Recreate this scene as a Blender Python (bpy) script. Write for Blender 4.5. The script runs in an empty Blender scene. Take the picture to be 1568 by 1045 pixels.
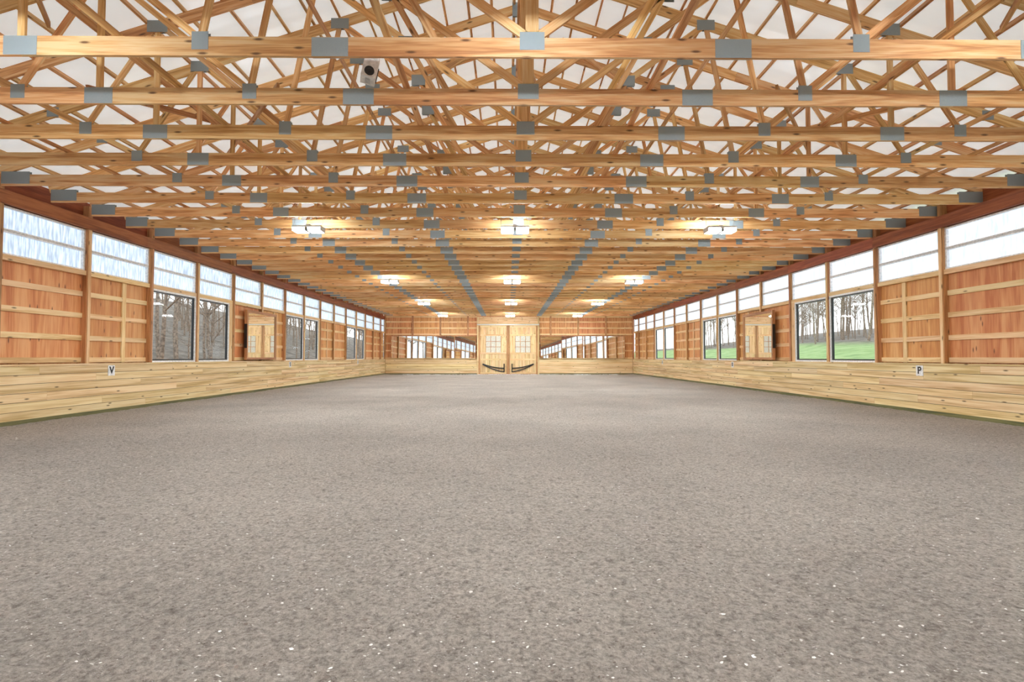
import bpy, math, random
from mathutils import Vector, Matrix, noise
R = random.Random(7)
sc = bpy.context.scene
try:
    sc.view_settings.view_transform = 'Standard'
    sc.view_settings.look = 'None'
except Exception: pass

def lin(c):
    o = []
    for v in c:
        v /= 255.0
        o.append(v/12.92 if v <= .04045 else ((v+.055)/1.055)**2.4)
    return (*o, 1.0)

# ---------------------------------------------------------------- materials
def newmat(name):
    m = bpy.data.materials.new(name); m.use_nodes = True
    nt = m.node_tree
    return m, nt, nt.nodes, nt.links, nt.nodes['Principled BSDF']

def ramp(N, stops):
    r = N.new('ShaderNodeValToRGB')
    e = r.color_ramp.elements
    e[0].position, e[0].color = stops[0]
    e[1].position, e[1].color = stops[-1]
    for p, c in stops[1:-1]:
        x = e.new(p); x.color = c
    return r

def wood(name, dark, mid, light, rough=.6, knots=True, var=.25, su=.5, sv=9.0, kfrac=.4):
    m, nt, N, L, B = newmat(name)
    uv = N.new('ShaderNodeUVMap'); uv.uv_map = 'UVMap'
    mp = N.new('ShaderNodeMapping'); mp.inputs['Scale'].default_value = (su, sv, 1)
    L.new(uv.outputs[0], mp.inputs[0])
    n1 = N.new('ShaderNodeTexNoise'); n1.inputs['Scale'].default_value = 1.0
    n1.inputs['Detail'].default_value = 3; n1.inputs['Distortion'].default_value = 1.2
    L.new(mp.outputs[0], n1.inputs['Vector'])
    mp2 = N.new('ShaderNodeMapping'); mp2.inputs['Scale'].default_value = (su*5, sv*8, 1)
    L.new(uv.outputs[0], mp2.inputs[0])
    n2 = N.new('ShaderNodeTexNoise'); n2.inputs['Scale'].default_value = 1.0
    n2.inputs['Detail'].default_value = 2
    L.new(mp2.outputs[0], n2.inputs['Vector'])
    mx = N.new('ShaderNodeMath'); mx.operation = 'MULTIPLY_ADD'; mx.inputs[1].default_value = .35
    L.new(n2.outputs['Fac'], mx.inputs[0]); 
    sc1 = N.new('ShaderNodeMath'); sc1.operation = 'MULTIPLY'; sc1.inputs[1].default_value = .72
    L.new(n1.outputs['Fac'], sc1.inputs[0]); L.new(sc1.outputs[0], mx.inputs[2])
    r = ramp(N, [(.40, lin(dark)), (.52, lin(mid)), (.64, lin(light))])
    L.new(mx.outputs[0], r.inputs[0])
    col = r.outputs[0]
    if knots:
        mp3 = N.new('ShaderNodeMapping'); mp3.inputs['Scale'].default_value = (1.5, 5.5, 1)
        L.new(uv.outputs[0], mp3.inputs[0])
        v = N.new('ShaderNodeTexVoronoi'); v.voronoi_dimensions = '2D'; v.inputs['Scale'].default_value = 1.0
        L.new(mp3.outputs[0], v.inputs['Vector'])
        kr = ramp(N, [(.045, (1, 1, 1, 1)), (.12, (0, 0, 0, 1))])
        L.new(v.outputs['Distance'], kr.inputs[0])
        ks = N.new('ShaderNodeSeparateColor'); L.new(v.outputs['Color'], ks.inputs[0])
        kt = N.new('ShaderNodeMath'); kt.operation = 'LESS_THAN'; kt.inputs[1].default_value = kfrac; L.new(ks.outputs[0], kt.inputs[0])
        kx = N.new('ShaderNodeMath'); kx.operation = 'MULTIPLY'; L.new(kt.outputs[0], kx.inputs[0]); L.new(kr.outputs[0], kx.inputs[1])
        km = N.new('ShaderNodeMix'); km.data_type = 'RGBA'
        L.new(kx.outputs[0], km.inputs[0]); L.new(col, km.inputs[6])
        km.inputs[7].default_value = lin(tuple(c*.62 for c in dark))
        col = km.outputs[2]
    ru = N.new('ShaderNodeUVMap'); ru.uv_map = 'rnd'
    sx = N.new('ShaderNodeSeparateXYZ'); L.new(ru.outputs[0], sx.inputs[0])
    hs = N.new('ShaderNodeHueSaturation')
    a = N.new('ShaderNodeMapRange'); a.inputs['To Min'].default_value = 1-var; a.inputs['To Max'].default_value = 1+var*.6
    L.new(sx.outputs[0], a.inputs[0]); L.new(a.outputs[0], hs.inputs['Value'])
    b = N.new('ShaderNodeMapRange'); b.inputs['To Min'].default_value = .490; b.inputs['To Max'].default_value = .512
    L.new(sx.outputs[1], b.inputs[0]); L.new(b.outputs[0], hs.inputs['Hue'])
    L.new(col, hs.inputs['Color'])
    L.new(hs.outputs[0], B.inputs['Base Color'])
    B.inputs['Roughness'].default_value = rough
    bp = N.new('ShaderNodeBump'); bp.inputs['Strength'].default_value = .15; bp.inputs['Distance'].default_value = .01
    L.new(n2.outputs['Fac'], bp.inputs['Height']); L.new(bp.outputs[0], B.inputs['Normal'])
    return m

def plain(name, c, rough=.6, metal=0.0, bump=0.0, nscale=20, cvar=.08):
    m, nt, N, L, B = newmat(name)
    tc = N.new('ShaderNodeTexCoord')
    n = N.new('ShaderNodeTexNoise'); n.inputs['Scale'].default_value = nscale
    L.new(tc.outputs['Object'], n.inputs['Vector'])
    r = ramp(N, [(.3, lin(tuple(v*(1-cvar) for v in c))), (.7, lin(tuple(min(255, v*(1+cvar)) for v in c)))])
    L.new(n.outputs['Fac'], r.inputs[0]); L.new(r.outputs[0], B.inputs['Base Color'])
    B.inputs['Roughness'].default_value = rough; B.inputs['Metallic'].default_value = metal
    if bump:
        bp = N.new('ShaderNodeBump'); bp.inputs['Strength'].default_value = bump
        L.new(n.outputs['Fac'], bp.inputs['Height']); L.new(bp.outputs[0], B.inputs['Normal'])
    return m

M_TRUSS = wood('truss_pine', (196, 140, 84), (232, 180, 118), (244, 210, 156), var=.24)
M_BRACE = wood('brace_lumber', (178, 122, 70), (210, 156, 100), (230, 186, 130), var=.22)
M_PLY = wood('plywood_fir', (198, 124, 68), (218, 152, 92), (230, 174, 116), var=.09, su=.3, sv=3.5, kfrac=.22)
M_GIRT = wood('girt_pine', (212, 168, 112), (234, 198, 144), (244, 214, 166), var=.10, kfrac=.3)
M_POST = wood('post_wood', (150, 102, 62), (184, 132, 86), (206, 154, 106), var=.15)
M_KICK = wood('kickboard_pine', (198, 162, 106), (228, 198, 146), (242, 220, 174), var=.12, su=.22, sv=5.5, kfrac=.22)
M_HEAD = wood('header_redwood', (124, 62, 30), (150, 80, 42), (170, 98, 56), var=.15, knots=False)
M_REDW = wood('end_wall_redwood', (180, 108, 66), (210, 142, 90), (224, 164, 112), var=.15, knots=False)
M_GREEN = wood('treated_base_board', (78, 80, 44), (98, 98, 56), (122, 116, 72), var=.1, knots=False)
M_SEAM = wood('dark_backing_board', (92, 70, 42), (110, 84, 52), (124, 98, 62), var=.1, knots=False)  # dark brown wood showing in the seams between kickboard planks
M_WHITE = plain('white_vinyl', (236, 238, 238), .4)
M_BLACK = plain('black_sash', (26, 27, 28), .4)
M_STEEL = plain('painted_steel', (205, 207, 207), .4, .1)
M_BARK = plain('tree_bark', (146, 128, 110), .9, 0, .5, 6, .25)
M_DARKM = plain('black_pipe', (18, 18, 18), .4)
M_PANE = plain('sky_tone_pane', (214, 214, 200), .15)  # pale colour stands in for sky reflected in the door glass
M_CHIP = plain('pale_fibre_chip', (242, 238, 230), .8)
M_CHIPD = plain('dark_fibre_chip', (120, 108, 98), .9)

# galvanised plate
M_PLATE, nt, N, L, B = newmat('galvanised_plate')
uv = N.new('ShaderNodeUVMap'); uv.uv_map = 'UVMap'
bk = N.new('ShaderNodeTexBrick'); bk.inputs['Scale'].default_value = 45
bk.inputs['Color1'].default_value = lin((178, 190, 194)); bk.inputs['Color2'].default_value = lin((164, 178, 184))
bk.inputs['Mortar'].default_value = lin((124, 138, 144)); bk.inputs['Mortar Size'].default_value = .06
L.new(uv.outputs[0], bk.inputs[0]); L.new(bk.outputs[0], B.inputs['Base Color'])
B.inputs['Roughness'].default_value = .5; B.inputs['Metallic'].default_value = .0

# mirror
M_MIRROR, nt, N, L, B = newmat('mirror_glass')
B.inputs['Base Color'].default_value = (.90, .93, .93, 1); B.inputs['Metallic'].default_value = 1; B.inputs['Roughness'].default_value = .01

# window glass
M_GLASS, nt, N, L, B = newmat('window_glass')
N.remove(B)
o = [n for n in N if n.type == 'OUTPUT_MATERIAL'][0]
tr = N.new('ShaderNodeBsdfTransparent'); tr.inputs[0].default_value = (.95, .97, .97, 1)
gl = N.new('ShaderNodeBsdfGlossy'); gl.inputs['Roughness'].default_value = .02
mxs = N.new('ShaderNodeMixShader'); mxs.inputs[0].default_value = .03
L.new(tr.outputs[0], mxs.inputs[1]); L.new(gl.outputs[0], mxs.inputs[2]); L.new(mxs.outputs[0], o.inputs[0])

# polycarbonate daylight panel
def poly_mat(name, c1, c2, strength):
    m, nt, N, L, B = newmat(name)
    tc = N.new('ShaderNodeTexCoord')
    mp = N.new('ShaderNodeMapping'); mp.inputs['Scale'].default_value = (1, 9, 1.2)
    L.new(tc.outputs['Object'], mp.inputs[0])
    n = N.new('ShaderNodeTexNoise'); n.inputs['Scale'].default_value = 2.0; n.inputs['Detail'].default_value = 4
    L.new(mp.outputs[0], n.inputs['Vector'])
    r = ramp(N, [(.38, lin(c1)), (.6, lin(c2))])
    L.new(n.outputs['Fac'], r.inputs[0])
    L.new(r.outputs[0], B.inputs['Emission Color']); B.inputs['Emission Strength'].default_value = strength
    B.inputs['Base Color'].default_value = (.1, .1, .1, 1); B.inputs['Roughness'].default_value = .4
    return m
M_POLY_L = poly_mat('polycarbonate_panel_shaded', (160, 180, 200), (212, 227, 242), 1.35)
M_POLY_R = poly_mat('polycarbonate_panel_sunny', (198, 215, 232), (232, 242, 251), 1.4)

M_LED, nt, N, L, B = newmat('led_lens')
B.inputs['Base Color'].default_value = (1, 1, 1, 1)
B.inputs['Emission Color'].default_value = (.90, .95, 1, 1); B.inputs['Emission Strength'].default_value = 300

# white roof sheeting: even glow added to brighten ceiling and trusses
M_ROOF, nt, N, L, B = newmat('white_roof_sheeting_added_glow')
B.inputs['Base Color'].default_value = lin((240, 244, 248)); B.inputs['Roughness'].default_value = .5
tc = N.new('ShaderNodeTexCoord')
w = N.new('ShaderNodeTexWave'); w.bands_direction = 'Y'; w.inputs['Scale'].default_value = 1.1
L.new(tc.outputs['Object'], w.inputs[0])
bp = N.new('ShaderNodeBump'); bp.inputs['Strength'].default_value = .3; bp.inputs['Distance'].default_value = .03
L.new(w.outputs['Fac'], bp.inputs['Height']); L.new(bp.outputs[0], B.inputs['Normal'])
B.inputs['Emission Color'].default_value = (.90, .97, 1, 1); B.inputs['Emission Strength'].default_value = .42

# arena footing
M_FLOOR, nt, N, L, B = newmat('arena_footing')
tc = N.new('ShaderNodeTexCoord')
n0 = N.new('ShaderNodeTexNoise'); n0.inputs['Scale'].default_value = .45; n0.inputs['Detail'].default_value = 4
n1 = N.new('ShaderNodeTexNoise'); n1.inputs['Scale'].default_value = 34; n1.inputs['Detail'].default_value = 7; n1.inputs['Roughness'].default_value = .78
nb_ = N.new('ShaderNodeTexNoise'); nb_.inputs['Scale'].default_value = 13; nb_.inputs['Detail'].default_value = 6; nb_.inputs['Roughness'].default_value = .68
nb_.inputs['Distortion'].default_value = .4
for n in (n0, n1, nb_): L.new(tc.outputs['Object'], n.inputs['Vector'])
r1 = ramp(N, [(.34, lin((132, 122, 111))), (.5, lin((189, 179, 166))), (.66, lin((224, 215, 203)))])
L.new(n1.outputs['Fac'], r1.inputs[0])
r0 = ramp(N, [(.35, (.86, .86, .865, 1)), (.65, (1.03, 1.03, 1.03, 1))])
L.new(n0.outputs['Fac'], r0.inputs[0])
m0 = N.new('ShaderNodeMix'); m0.data_type = 'RGBA'; m0.blend_type = 'MULTIPLY'; m0.inputs[0].default_value = 1
L.new(r1.outputs[0], m0.inputs[6]); L.new(r0.outputs[0], m0.inputs[7])
rb = ramp(N, [(.36, (.70, .69, .68, 1)), (.47, (1, 1, 1, 1)), (.7, (1.04, 1.04, 1.04, 1))])
L.new(nb_.outputs['Fac'], rb.inputs[0])
mb_ = N.new('ShaderNodeMix'); mb_.data_type = 'RGBA'; mb_.blend_type = 'MULTIPLY'; mb_.inputs[0].default_value = 1
L.new(m0.outputs[2], mb_.inputs[6]); L.new(rb.outputs[0], mb_.inputs[7])
L.new(mb_.outputs[2], B.inputs['Base Color'])
B.inputs['Roughness'].default_value = .95
hh = N.new('ShaderNodeMath'); hh.operation = 'MULTIPLY_ADD'; hh.inputs[1].default_value = 1.4
L.new(nb_.outputs['Fac'], hh.inputs[0]); L.new(n1.outputs['Fac'], hh.inputs[2])
bp = N.new('ShaderNodeBump'); bp.inputs['Strength'].default_value = 1; bp.inputs['Distance'].default_value = .045
L.new(hh.outputs[0], bp.inputs['Height']); L.new(bp.outputs[0], B.inputs['Normal'])

def ground_mat(name, stops, scale, far=None):
    m, nt, N, L, B = newmat(name)
    tc = N.new('ShaderNodeTexCoord')
    n = N.new('ShaderNodeTexNoise'); n.inputs['Scale'].default_value = scale; n.inputs['Detail'].default_value = 8
    n.inputs['Roughness'].default_value = .65
    L.new(tc.outputs['Object'], n.inputs['Vector'])
    r = ramp(N, stops); L.new(n.outputs['Fac'], r.inputs[0])
    col = r.outputs[0]
    if far:
        sx = N.new('ShaderNodeSeparateXYZ'); L.new(tc.outputs['Object'], sx.inputs[0])
        mr = N.new('ShaderNodeMapRange'); mr.inputs['From Min'].default_value = 47; mr.inputs['From Max'].default_value = 53
        L.new(sx.outputs[0], mr.inputs[0])
        r2 = ramp(N, far); L.new(n.outputs['Fac'], r2.inputs[0])
        mm = N.new('ShaderNodeMix'); mm.data_type = 'RGBA'; L.new(mr.outputs[0], mm.inputs[0]); L.new(col, mm.inputs[6]); L.new(r2.outputs[0], mm.inputs[7])
        col = mm.outputs[2]
    L.new(col, B.inputs['Base Color'])
    B.inputs['Roughness'].default_value = 1
    return m
LEAF = [(.3, lin((84, 72, 60))), (.5, lin((122, 107, 90))), (.7, lin((148, 132, 112)))]
M_GRASS = ground_mat('lawn_grass', [(.3, lin((112, 134, 72))), (.5, lin((142, 160, 92))), (.7, lin((166, 176, 116)))], .6, LEAF)
M_LEAF = ground_mat('leaf_litter', LEAF, 1.2)

# ---------------------------------------------------------------- mesh builder
class MB:
    def __init__(s): s.v = []; s.f = []; s.uv = []; s.rn = []; s.mi = []; s.mats = []
    def mid(s, m):
        if m not in s.mats: s.mats.append(m)
        return s.mats.index(m)
    def face(s, pts, m, uvs=None, rn=(.5, .5)):
        b = len(s.v); s.v += [tuple(p) for p in pts]; s.f.append(tuple(range(b, b+len(pts))))
        s.uv += uvs or [(p[0], p[2]) for p in pts]; s.rn += [rn]*len(pts); s.mi.append(s.mid(m))
    def box(s, p0, p1, w, h, m, up=(0, 0, 1)):
        p0 = Vector(p0); p1 = Vector(p1); d = p1-p0; Ln = d.length; d.normalize(); up = Vector(up)
        sd = up.cross(d).normalized(); u = d.cross(sd)
        b = len(s.v); off = (R.uniform(0, 30), R.uniform(0, 30)); rn = (R.random(), R.random())
        for a in (p0, p1):
            for i in (-.5, .5):
                for j in (-.5, .5):
                    s.v.append(tuple(a+sd*i*w+u*j*h))
        def uvof(k, kind):
            a = k//4; i = (k//2) % 2; j = k % 2
            if kind == 0: q = (a*Ln, i*w)
            elif kind == 1: q = (a*Ln, j*h+w)
            else: q = (i*w, j*h)
            return (q[0]+off[0], q[1]+off[1])
        for f, k in (((1, 5, 7, 3), 0), ((0, 2, 6, 4), 0), ((2, 3, 7, 6), 1), ((0, 4, 5, 1), 1), ((4, 6, 7, 5), 2), ((0, 1, 3, 2), 2)):
            s.f.append(tuple(b+q for q in f)); s.mi.append(s.mid(m))
            for q in f: s.uv.append(uvof(q, k)); s.rn.append(rn)
    def ab(s, x0, x1, y0, y1, z0, z1, m):
        dx, dy, dz = abs(x1-x0), abs(y1-y0), abs(z1-z0); xc, yc, zc = (x0+x1)/2, (y0+y1)/2, (z0+z1)/2
        if dx >= dy and dx >= dz: s.box((min(x0, x1), yc, zc), (max(x0, x1), yc, zc), dy, dz, m)
        elif dy >= dz: s.box((xc, min(y0, y1), zc), (xc, max(y0, y1), zc), dx, dz, m)
        else: s.box((xc, yc, min(z0, z1)), (xc, yc, max(z0, z1)), dy, dx, m, up=(1, 0, 0))
    def tube(s, p0, p1, r0, r1, m, n=7):
        p0 = Vector(p0); p1 = Vector(p1); d = (p1-p0).normalized()
        a = d.orthogonal().normalized(); c = d.cross(a); b = len(s.v)
        for p, r in ((p0, r0), (p1, r1)):
            for k in range(n):
                t = 2*math.pi*k/n; s.v.append(tuple(p+a*math.cos(t)*r+c*math.sin(t)*r))
        for k in range(n):
            f = (b+k, b+(k+1) % n, b+n+(k+1) % n, b+n+k)
            s.f.append(f); s.mi.append(s.mid(m)); s.uv += [(0, 0)]*4; s.rn += [(.5, .5)]*4
        for f in (tuple(b+n-1-k for k in range(n)), tuple(b+n+k for k in range(n))):
            s.f.append(f); s.mi.append(s.mid(m)); s.uv += [(0, 0)]*n; s.rn += [(.5, .5)]*n
    def mesh(s, name):
        me = bpy.data.meshes.new(name); me.from_pydata(s.v, [], s.f)
        for m in s.mats: me.materials.append(m)
        me.polygons.foreach_set('material_index', s.mi)
        u = me.uv_layers.new(name='UVMap'); u.data.foreach_set('uv', [c for t in s.uv for c in t])
        u2 = me.uv_layers.new(name='rnd'); u2.data.foreach_set('uv', [c for t in s.rn for c in t])
        me.update(); return me
    def obj(s, name, loc=(0, 0, 0), parent=None):
        o = bpy.data.objects.new(name, s.mesh(name)); sc.collection.objects.link(o); o.location = loc
        if parent: o.parent = parent
        return o

# ---------------------------------------------------------------- dimensions
XL, XR = -10.9, 11.12
XC = .18
XT = .29            # truss centre line
Y0, Y1 = -8.4, 47.0
KZ = 1.32
ZT = 5.15           # underside of bottom chord
CH = .235

# floor: raked footing surface, real relief
def fh(x, y):
    a = noise.noise(Vector((x*1.3, y*.5, 0)))*.012
    b = noise.noise(Vector((x*7.5, y*6.0, 3.1)))*.014
    c = noise.noise(Vector((x*17, y*15, 7.7)))*.011
    edge = max(0, 1-min(x-XL, XR-x)/1.6); bank = .05*edge*edge
    return a+b+c+bank-.012
xs_ = []
nx = 430
for i in range(nx+1): xs_.append(XL-.1+(XR-XL+.2)*i/nx)
ys_ = [Y0-.1+ .45*i for i in range(23)]
y = ys_[-1]
while y < Y1+.1:
    ys_.append(y); y += max(.028, y*.0095)
ys_ = sorted(set(round(q, 4) for q in ys_)); ys_.append(Y1+.15)
v = [(x, y, fh(x, y)) for y in ys_ for x in xs_]
W_ = nx+1
f = [(j*W_+i, j*W_+i+1, (j+1)*W_+i+1, (j+1)*W_+i) for j in range(len(ys_)-1) for i in range(nx)]
me = bpy.data.meshes.new('floor'); me.from_pydata(v, [], f); me.materials.append(M_FLOOR); me.update()
me.polygons.foreach_set('use_smooth', [True]*len(f))
o = bpy.data.objects.new('floor', me); sc.collection.objects.link(o)

# loose fibre chips on the footing
mb = MB(); rr = random.Random(3)
for i in range(22000):
    y = 1.2+(rr.random()**1.6)*15; x = rr.uniform(-1, 1)*min(10.5, y*1.05+1.2)
    z = fh(x, y)+.003; s_ = rr.uniform(.003, .011)*(1.7 if rr.random() < .06 else 1); a = rr.uniform(0, 6.28); asp = rr.uniform(.25, .9)
    tx, ty_ = rr.uniform(-.4, .4), rr.uniform(-.4, .4); pts = []
    for k in range(5):
        t = a+k*1.2566; px = math.cos(t)*s_*rr.uniform(.7, 1.2); py = math.sin(t)*s_*asp*rr.uniform(.7, 1.2)
        pts.append((x+px, y+py, z+px*tx+py*ty_))
    mb.face(pts, M_CHIP if rr.random() < .5 else M_CHIPD)
mb.obj('footing_fibre_chips')

# ---------------------------------------------------------------- trusses
def topz(x): return 9.05-.325*abs(x)
def make_truss(idx):
    mb = MB()
    T = .045
    zc = ZT+CH/2; zt = ZT+CH
    cuts = [-11.0, -6.15, -2.44, 2.40, 6.15, 11.0]
    for a, b in zip(cuts, cuts[1:]): mb.box((a, 0, zc), (b, 0, zc), T, CH, M_TRUSS)
    for sg in (-1, 1):
        for a, b in ((0, 4.6), (4.6, 11.05)):
            mb.box((sg*a, 0, topz(a)), (sg*b, 0, topz(b)), T, .19, M_TRUSS)
        W = [((0, zt-.03), (3.5, topz(3.5)), .11), ((1.17, zt-.03), (2.0, 6.82), .085),
             ((4.0, zt-.03), (3.5, topz(3.5)), .085), ((4.0, zt-.03), (6.1, topz(6.1)), .085), ((6.15, zt-.03), (6.15, topz(6.15)), .085),
             ((7.3, zt-.03), (6.2, topz(6.2)), .085), ((7.3, zt-.03), (8.9, topz(8.9)), .085)]
        for (x1, z1), (x2, z2), wd in W:
            mb.box((sg*x1, 0, z1), (sg*x2, 0, z2), T-.006, wd, M_TRUSS, up=(1, 0, .01) if abs(x1-x2) < .3 else (0, 0, 1))
        PL = [(2.44, zc-.005, .44, .23), (4.0, zt-.05, .2, .22), (6.15, zc, .40, .23), (7.3, zt-.06, .2, .2), (2.0, 6.8, .26, .2),
              (3.5, topz(3.5)-.02, .34, .2), (6.15, topz(6.15), .34, .2), (8.9, topz(8.9), .22, .18), (10.7, zc+.05, .6, .26)]
        for x, z, w, h in PL:
            for ys in (-1, 1):
                y = ys*(T/2+.002)
                mb.box((sg*x-w/2, y, z), (sg*x+w/2, y, z), .004, h, M_PLATE)
    mb.box((0, 0, zt-.03), (0, 0, topz(0)), T-.006, .16, M_TRUSS, up=(1, 0, 0))
    for x, z, w, h in ((0, zt-.04, .3, .22), (0, topz(0)-.05, .4, .3)):
        for ys in (-1, 1):
            y = ys*(T/2+.002); mb.box((x-w/2, y, z), (x+w/2, y, z), .004, h, M_PLATE)
    return mb.mesh('roof_truss_%d' % idx)
TM = [make_truss(i) for i in range(8)]
ty = []
k = -11
while 6.33+1.22*k < Y1-.3:
    y = 6.33+1.22*k; ty.append(y)
    o = bpy.data.objects.new('roof_truss', TM[(k*5+3) % 8 if k % 3 else (k*3) % 8]); sc.collection.objects.link(o)
    o.location = (XT, y, 0); k += 1

# purlins and roof
mb = MB()
for sg in (-1, 1):
    nrm = Vector((sg*.325, 0, 1)).normalized()
    x = .12
    while x < 11.2:
        c = Vector((XT+sg*x, 0, topz(x)))+nrm*(.095+.045)
        ys = [Y0, 2.5, 13.4, 24.3, 35.2, Y1]
        for a, b in zip(ys, ys[1:]): mb.box((c.x, a, c.z), (c.x, b, c.z), .04, .09, M_BRACE, up=nrm)
        x += .48 if x < 4 else .62
mb.obj('roof_purlins')
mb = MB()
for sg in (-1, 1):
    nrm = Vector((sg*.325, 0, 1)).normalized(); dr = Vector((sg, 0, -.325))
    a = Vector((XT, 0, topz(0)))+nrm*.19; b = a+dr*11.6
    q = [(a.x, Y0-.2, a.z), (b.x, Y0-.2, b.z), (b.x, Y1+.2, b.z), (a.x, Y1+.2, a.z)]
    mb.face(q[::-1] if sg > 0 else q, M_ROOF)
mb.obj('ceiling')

# longitudinal bracing
mb = MB()
zb = ZT+CH+.02
for x in (-8.6, -5.0, -1.75, 1.75, 5.0, 8.6):
    y = Y0+.3
    while y < Y1-.5:
        y2 = min(y+4.88, Y1-.4); mb.box((XT+x, y, zb), (XT+x, y2, zb), .09, .038, M_BRACE); y = y2
for x, z in ((-3.3, 6.9), (3.3, 6.9), (-6.28, 6.3), (6.28, 6.3), (-.12, 7.2)):
    y = Y0+.3
    while y < Y1-.5:
        y2 = min(y+4.88, Y1-.4); mb.box((XT+x, y, z), (XT+x, y2, z), .038, .09, M_BRACE); y = y2
for i in range(0, len(ty)-5, 4):
    a, b = ty[i], ty[i+4]
    for x in (-6.33, 6.33, 0.12):
        zh = topz(x)-.15
        mb.box((XT+x, a, ZT+CH), (XT+x, b, zh), .038, .09, M_BRACE)
    for sg in (-1, 1):
        mb.box((XT+sg*3.6, a, zb+.02), (XT+sg*6.9, b, zb+.9), .038, .09, M_BRACE)
        mb.box((XT+sg*.5, a, 6.1), (XT+sg*2.9, b, 7.7), .038, .09, M_BRACE)
mb.obj('truss_bracing')

# ---------------------------------------------------------------- side walls
WN = [0]
def wname():
    WN[0] += 1; return 'window_%d' % WN[0]
def side(sg, X, off, sname, poly):
    xf = lambda t: X+sg*t           # t outward from inner post face
    w = MB()
    posts = []; k = -8
    while 11.4+off+2.44*k < Y1-.2:
        if 11.4+off+2.44*k > Y0: posts.append((k, 11.4+off+2.44*k))
        k += 1
    edges = [(None, Y0)]+posts+[(None, Y1)]
    winb = {2, 3, 6, 7, 10, 11, -3, -2, -6}
    pw = .07
    for k, y in posts:
        w.ab(xf(0), xf(.14), y-pw, y+pw, 0, 5.45, M_POST)
        w.ab(xf(-.02), xf(0), y-.045, y+.045, KZ+.04, 4.83, M_GIRT if k % 2 else M_POST)
    for (k, a), (k2, b) in zip(edges, edges[1:]):
        ya = a+(pw if k is not None else 0); yb = b-(pw if k2 is not None else 0)
        if yb-ya < .3:
            w.ab(xf(.14), xf(.16), a, b, 0, 5.5, M_PLY); continue
        isw = k in winb
        w.ab(xf(.14), xf(.16), a, b, 4.83, 5.6, M_HEAD)
        w.ab(xf(.02), xf(.14), ya, yb, 3.64, 3.76, M_GIRT)
        if isw:
            w.ab(xf(.14), xf(.16), a, b, 0, KZ+.04, M_PLY); w.ab(xf(.14), xf(.16), a, b, 3.6, 3.78, M_PLY)
        else:
            w.ab(xf(.14), xf(.16), a, b, 0, 3.78, M_PLY)
            for z in (1.45, 2.02, 2.60, 3.16):
                w.ab(xf(.10), xf(.14), ya, yb, z-.065, z+.065, M_GIRT)
            if k in (1, 5, 8, 13):
                ym = (ya+yb)/2+.2; w.ab(xf(.095), xf(.135), ym-.07, ym+.07, KZ+.05, 3.64, M_GIRT)
        c = MB(); f = .05; z0, z1, zm = 3.76, 4.83, 4.29
        c.ab(xf(.06), xf(.15), ya, ya+f, z0, z1, M_WHITE); c.ab(xf(.06), xf(.15), yb-f, yb, z0, z1, M_WHITE)
        c.ab(xf(.06), xf(.15), ya+f, yb-f, z0, z0+.04, M_WHITE); c.ab(xf(.06), xf(.15), ya+f, yb-f, z1-.04, z1, M_WHITE)
        c.ab(xf(.04), xf(.13), ya+f, yb-f, zm-.04, zm+.04, M_WHITE)
        c.ab(xf(.03), xf(.04), ya+f, yb-f, zm-.015, zm+.015, M_STEEL)
        yo = xf(.135)
        q = [(yo, ya+f, z0+.04), (yo, yb-f, z0+.04), (yo, yb-f, z1-.04), (yo, ya+f, z1-.04)]
        c.face(q if sg < 0 else q[::-1], poly, uvs=[(p[1], p[2]) for p in q])
        c.ab(xf(.14), xf(.15), ya+f, yb-f, z0+.04, z1-.04, M_WHITE)
        c.obj(wname())
        if isw:
            c = MB(); z0, z1 = KZ+.04, 3.64
            yb2 = yb-(.22 if k in (3, 7, 11) else 0)
            if yb2 < yb: w.ab(xf(.02), xf(.14), yb2, yb, z0, z1, M_GIRT)
            for q0, q1, m, t0, t1 in ((0, .055, M_WHITE, .03, .15), (.055, .10, M_BLACK, .07, .13)):
                c.ab(xf(t0), xf(t1), ya+q0, ya+q1, z0+q0, z1-q0, m); c.ab(xf(t0), xf(t1), yb2-q1, yb2-q0, z0+q0, z1-q0, m)
                c.ab(xf(t0), xf(t1), ya+q1, yb2-q1, z0+q0, z0+q1, m); c.ab(xf(t0), xf(t1), ya+q1, yb2-q1, z1-q1, z1-q0, m)
            xg = xf(.10)
            c.face([(xg, ya+.1, z0+.1), (xg, yb2-.1, z0+.1), (xg, yb2-.1, z1-.1), (xg, ya+.1, z1-.1)], M_GLASS)
            c.obj(wname())
    w.obj('wall_'+sname)
    # header
    h = MB(); y = Y0
    while y < Y1:
        y2 = min(y+4.88, Y1); h.ab(xf(-.03), xf(.05), y, y2-.004, 4.85, ZT, M_HEAD); y = y2
    h.obj('trim_%d' % (1 if sg < 0 else 2))
    # kickboard
    kb = MB(); nb = 6; bh = (KZ-.1)/nb
    for i in range(nb):
        y = Y0-(i*1.7) % 4.88
        while y < Y1:
            y2 = y+4.88; a = max(y, Y0); b = min(y2, Y1)
            if b-a > .1: kb.ab(xf(-.06), xf(-.005), a, b-.005, .1+i*bh+.006, .1+(i+1)*bh-.006, M_KICK)
            y = y2
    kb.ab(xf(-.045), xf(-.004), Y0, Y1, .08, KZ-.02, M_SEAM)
    kb.ab(xf(-.075), xf(-.004), Y0, Y1, -.03, .12, M_GREEN)
    y = Y0
    while y < Y1:
        y2 = min(y+4.88, Y1); kb.ab(xf(-.08), xf(.0), y, y2-.003, KZ, KZ+.04, M_KICK); y = y2
    kb.obj('baseboard_'+sname)
    # mirror on the wall
    m = MB(); a, b, z0, z1 = 22.0, 24.7, 1.45, 3.45
    m.ab(xf(-.10), xf(-.035), a, b, z0, z1, M_GIRT)
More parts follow.
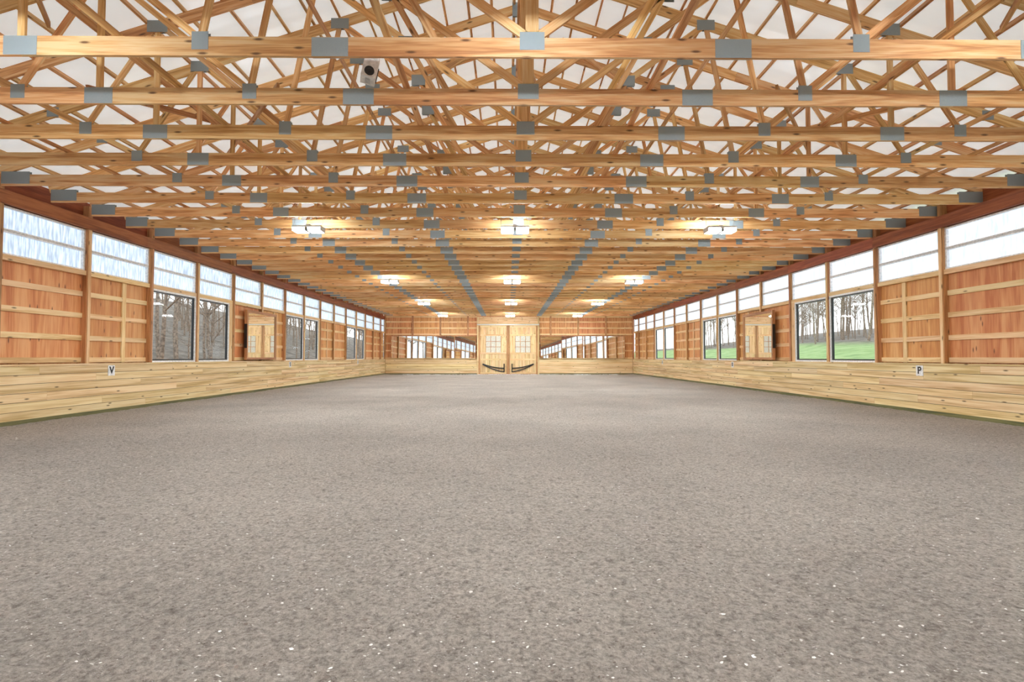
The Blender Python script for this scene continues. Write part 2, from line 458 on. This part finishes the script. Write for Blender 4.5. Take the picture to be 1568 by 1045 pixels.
    for q in ((b-.06, b+.04, z0-.04, z1+.04), (a+.06, b-.06, z0-.04, z0+.06), (a+.06, b-.06, z1-.06, z1+.04)):
        m.ab(xf(-.14), xf(-.02), *q, M_POST)
    m.ab(xf(-.14), xf(-.02), a-.04, a+.06, z0-.04, z1+.04, M_POST)
    m.ab(xf(-.142), xf(-.02), a-.05, a-.04, 1.9, 2.9, M_BLACK)
    m.ab(xf(-.104), xf(-.10), a+.06, b-.06, z0+.06, z1-.06, M_MIRROR)
    for yy in (a+.3, b-.3): m.ab(xf(-.035), xf(.0), yy-.03, yy+.03, z0+.2, z1-.2, M_POST)
    m.obj('wall_mirror')
    return xf
xfl = side(-1, XL, 0.0, 'left', M_POLY_L)
xfr = side(1, XR, -.33, 'right', M_POLY_R)

# letters
def sign(ch, x, y, sg):
    mb = MB(); mb.ab(x-.006, x+.006, y-.12, y+.12, 1.02, 1.3, M_WHITE); p = mb.obj('dressage_letter_sign')
    cu = bpy.data.curves.new('letter', 'FONT'); cu.body = ch; cu.size = .26; cu.align_x = 'CENTER'; cu.align_y = 'CENTER'; cu.extrude = .002
    cu.offset = .008
    cu.materials.append(M_BLACK)
    t = bpy.data.objects.new('letter_face', cu); sc.collection.objects.link(t); t.parent = p
    t.location = (x-sg*.009, y, 1.16); t.rotation_euler = (math.pi/2, 0, -sg*math.pi/2)
for a, b, y in (('V', 'P', 14.5), ('E', 'B', 26.4), ('S', 'R', 38.3)):
    sign(a, XL+.068, y+.1, -1); sign(b, XR-.068, y-.3, 1)

# ---------------------------------------------------------------- end walls
def endwall(yi, sg, name):
    w = MB(); yo = yi+sg*.16
    n = 9
    xs = [XL+(XR-XL)*i/n for i in range(n+1)]
    for a, b in zip(xs, xs[1:]):
        w.ab(a, b, yi+sg*.14, yo, 0, 5.2, M_REDW if sg > 0 else M_PLY)
    za = 5.2
    for yy in (yi+sg*.14, yo):
        w.face([(XL-.1, yy, za), (XR+.1, yy, za), (XR+.1, yy, topz(XR-XT)+.1), (XT, yy, topz(0)+.2), (XL-.1, yy, topz(XT-XL)+.1)], M_BRACE)
    for x in xs:
        if abs(x) < 2.6 and sg > 0: continue
        w.ab(x-.07, x+.07, yi, yi+sg*.14, 0, 5.2, M_POST)
    for z in (1.45, 2.1, 2.75, 3.55, 4.1, 4.65, 5.1):
        for a, b in ((XL, -2.75), (2.75, XR)) if sg > 0 else ((XL, XR),):
            w.ab(a, b, yi+sg*.06, yi+sg*.14, z-.06, z+.06, M_GIRT)
    w.obj(name)
endwall(Y1, 1, 'wall_back'); endwall(Y0, -1, 'wall_front')
def endkick(y, sg, spans, name):
    kb = MB(); nb = 6; bh = (KZ-.1)/nb
    for a, b in spans:
        for i in range(nb):
            kb.ab(a, b, y-sg*.06, y-sg*.005, .1+i*bh+.003, .1+(i+1)*bh-.003, M_KICK)
        kb.ab(a, b, y-sg*.05, y-sg*.005, .02, KZ, M_GREEN)
        kb.ab(a, b, y-sg*.075, y-sg*.004, 0, .1, M_GREEN)
        kb.ab(a, b, y-sg*.10, y+sg*.12, KZ, KZ+.05, M_KICK)
    kb.obj(name)
endkick(Y1, 1, ((XL+.09, -2.66), (2.66, XR-.09)), 'baseboard_back')
endkick(Y0, -1, ((XL+.09, XR-.09),), 'baseboard_front')

# end-wall mirrors (four panes each side)
for x0, x1 in ((-10.35, -2.85), (2.85, 10.35)):
    n = 4; wd = (x1-x0)/n
    for i in range(n):
        m = MB()
        h = 2.0
        m.ab(-wd/2+.01, wd/2-.01, -.02, .02, 0, h, M_GIRT)
        m.ab(-wd/2+.03, wd/2-.03, -.024, -.02, .04, h-.04, M_MIRROR)
        for q in ((-wd/2+.01, -wd/2+.03, 0, h), (wd/2-.03, wd/2-.01, 0, h)):
            m.ab(q[0], q[1], -.035, -.02, q[2], q[3], M_POST)
        m.ab(-wd/2+.04, wd/2-.04, -.035, -.02, 0, .04, M_KICK); m.ab(-wd/2+.04, wd/2-.04, -.035, -.02, h-.04, h, M_POST)
        o = m.obj('arena_mirror', (x0+wd*(i+.5), Y1-.13, KZ+.09))
        si = 1 if x0 > 0 else -1
        o.rotation_euler = (-.022, 0, si*(.06+.025*(i % 2)))

# sliding doors
for i, (a, b) in enumerate(((-2.6, -.01), (.01, 2.6))):
    d = MB(); y0, y1 = Y1-.10, Y1-.05; H = 4.3
    n = 12; pw_ = (b-a)/n
    for j in range(n):
        d.ab(a+j*pw_+.003, a+(j+1)*pw_-.003, y0+.02, y1, .05, 1.85, M_KICK)
        d.ab(a+j*pw_+.003, a+(j+1)*pw_-.003, y0+.02, y1, 3.45, H, M_GIRT)
    for q in ((a, a+.14), (b-.14, b)): d.ab(q[0], q[1], y0-.02, y1, .05, H, M_POST)
    for z in (.05, 1.25, 1.8, 3.4, H-.14): d.ab(a+.14, b-.14, y0-.02, y1, z, z+.14, M_GIRT)
    for q in ((a+.14, a+.62), (b-.62, b-.14)): d.ab(q[0], q[1], y0, y1, 1.94, 3.4, M_GIRT)
    g0, g1 = a+.62, b-.62
    d.ab(g0, g1, y0+.03, y0+.04, 1.94, 3.4, M_PANE)
    for t in range(0, 4):
        x = g0+(g1-g0)*t/3; d.ab(x-.025, x+.025, y0, y0+.03, 1.94, 3.4, M_POST)
    for t in range(1, 3):
        z = 1.94+1.46*t/3; d.ab(g0, g1, y0+.005, y0+.028, z-.02, z+.02, M_POST)
    sgx = -1 if i == 0 else 1; prev = None
    for t in range(13):
        u = t/12; x = sgx*(.35+1.9*u); z = .55+.38*u*u
        p = Vector((x, y0-.05, z))
        if prev is not None:
            d.tube(prev, p, .05, .05, M_DARKM)
            d.tube(prev-Vector((0, 0, .28*(1-(t-1)/12)+.04)), p-Vector((0, 0, .28*(1-u)+.04)), .045, .045, M_DARKM)
        prev = p
    d.tube((sgx*.35, y0-.05, .2), (sgx*.35, y0-.05, .95), .05, .05, M_DARKM)
    d.obj('door_%d' % (i+1))
t = MB()
t.ab(-2.75, 2.75, Y1-.12, Y1, 4.32, 4.5, M_KICK); t.ab(-2.75, 2.75, Y1-.15, Y1-.12, 4.36, 4.44, M_STEEL)
t.ab(-2.75, 2.75, Y1-.05, Y1+.1, 4.5, 5.1, M_GIRT)
for sg in (-1, 1): t.ab(sg*2.62, sg*2.75, Y1-.12, Y1, 0, 5.1, M_KICK)
t.obj('trim_3')

# ---------------------------------------------------------------- lamps
def lamp_mesh():
    m = MB()
    m.ab(-.38, .38, -.19, .19, .09, .14, M_STEEL)
    for sg in (-1, 1):
        m.ab(sg*.05, sg*.35, -.16, .16, .0, .09, M_LED)
        for x in (sg*.035, sg*.37): m.ab(x-.006, x+.006, -.18, .18, .0, .09, M_STEEL)
        m.tube((sg*.37, 0, .14), (sg*.37, 0, .44), .006, .006, M_STEEL, 5)
    m.ab(-.05, .05, -.07, .07, .14, .2, M_STEEL)
    return m.mesh('led_high_bay_lamp')
LM = lamp_mesh()
for r in range(-2, 4):
    for x in (-5.5, 0, 5.5):
        o = bpy.data.objects.new('led_high_bay_lamp', LM); sc.collection.objects.link(o)
        o.location = (XC+x, 14.1+9.76*r, 4.86)

# loudspeaker hung on second truss
m = MB()
m.ab(-.09, .09, -.09, .09, -.17, .17, M_WHITE)
m.tube((0, -.09, -.09), (0, -.105, -.09), .062, .058, M_BLACK, 18); m.tube((0, -.105, -.09), (0, -.11, -.09), .03, .02, M_DARKM, 12)
m.ab(-.03, .03, -.10, -.09, .08, .11, M_STEEL)
m.ab(-.03, .03, -.05, .05, -.176, -.17, M_STEEL)
m.ab(-.1, .1, .09, .11, -.1, .1, M_BLACK); m.ab(-.02, .02, .11, .2, -.02, .02, M_BLACK)
o = m.obj('loudspeaker', (-1.93, 7.33, 5.56)); o.rotation_euler = (-.1, .2, .3); o.scale = (1.1,)*3

# ---------------------------------------------------------------- outdoors
def hill(name, sg, fn, mat):
    v = []; f = []; nx, ny = 40, 60
    for i in range(nx+1):
        for j in range(ny+1):
            x = 11.6+(i/nx)**1.5*140; y = -60+j*260/ny
            v.append((sg*x, y, fn(x, y)))
    for i in range(nx):
        for j in range(ny):
            a = i*(ny+1)+j; q = (a, a+ny+1, a+ny+2, a+1)
            f.append(q if sg > 0 else q[::-1])
    me = bpy.data.meshes.new(name); me.from_pydata(v, [], f); me.materials.append(mat); me.update()
    for p in me.polygons: p.use_smooth = True
    o = bpy.data.objects.new(name, me); sc.collection.objects.link(o)
fr = lambda x, y: -.1+max(0, x-13)*.10+.25*math.sin(x*.2+y*.11)*min(1, (x-11.6)/15)+.0
fl = lambda x, y: -.1+max(0, x-15)*.20+.4*math.sin(x*.3+y*.17)*min(1, (x-11.6)/10)
hill('lawn', 1, fr, M_GRASS); hill('wooded_hillside', -1, fl, M_LEAF)
def tree(seed):
    r = random.Random(seed); m = MB()
    def br(p, d, L_, rad, lv):
        n = 4 if lv == 0 else 3; q = Vector(p); dd = Vector(d)
        for i in range(n):
            nd = (dd+Vector((r.uniform(-.12, .12), r.uniform(-.12, .12), r.uniform(0, .08)))).normalized()
            q2 = q+nd*L_/n; r0 = rad*(1-i/n*.6); r1 = rad*(1-(i+1)/n*.6)
            m.tube(q, q2, r0, r1, M_BARK, 6 if lv == 0 else 4)
            if lv < 3 and (i > 0 or lv > 0):
                for _ in range(4 if lv == 0 else 2):
                    a = r.uniform(0, 6.28); t = r.uniform(.5, 1.1)
                    o_ = nd.orthogonal().normalized(); o2 = nd.cross(o_)
                    bd = (nd*math.cos(t)+(o_*math.cos(a)+o2*math.sin(a))*math.sin(t)).normalized()
                    br(q2, bd, L_*r.uniform(.3, .5), r1*.5, lv+1)
            q = q2; dd = nd
    br((0, 0, -.3), (0, 0, 1), r.uniform(10, 14), r.uniform(.12, .2), 0)
    return m.mesh('bare_tree')
TR = [tree(s_) for s_ in range(5)]
def plant(sg, fn, x, y, s_=1):
    o = bpy.data.objects.new('bare_tree', R.choice(TR)); sc.collection.objects.link(o)
    o.location = (sg*x, y, fn(x, y)); o.rotation_euler = (0, 0, R.uniform(0, 6.28)); o.scale = (s_,)*3
for i in range(330):
    plant(-1, fl, 16.5+R.random()**1.3*40, R.uniform(12, 130), R.uniform(.25, .9))
for i in range(240):
    x = R.uniform(49, 90); plant(1, fr, x, R.uniform(10, 170), R.uniform(.5, 1.1))

# world
w = bpy.data.worlds.new('World'); sc.world = w; w.use_nodes = True
N = w.node_tree.nodes; L = w.node_tree.links; bg = N['Background']
tc = N.new('ShaderNodeTexCoord'); sx = N.new('ShaderNodeSeparateXYZ'); L.new(tc.outputs['Generated'], sx.inputs[0])
r = ramp(N, [(0.0, lin((238, 240, 240))), (.5, lin((205, 222, 240)))])
L.new(sx.outputs[2], r.inputs[0]); L.new(r.outputs[0], bg.inputs[0]); bg.inputs[1].default_value = 2.8

# camera
cd = bpy.data.cameras.new('cam'); cam = bpy.data.objects.new('camera', cd); sc.collection.objects.link(cam)
cd.lens = 18.67; cd.sensor_width = 36; cd.clip_end = 500; cd.clip_start = .05
cam.location = (0, 0, 1.52); cam.rotation_euler = (math.radians(91.75), 0, math.radians(-.42))
sc.camera = cam
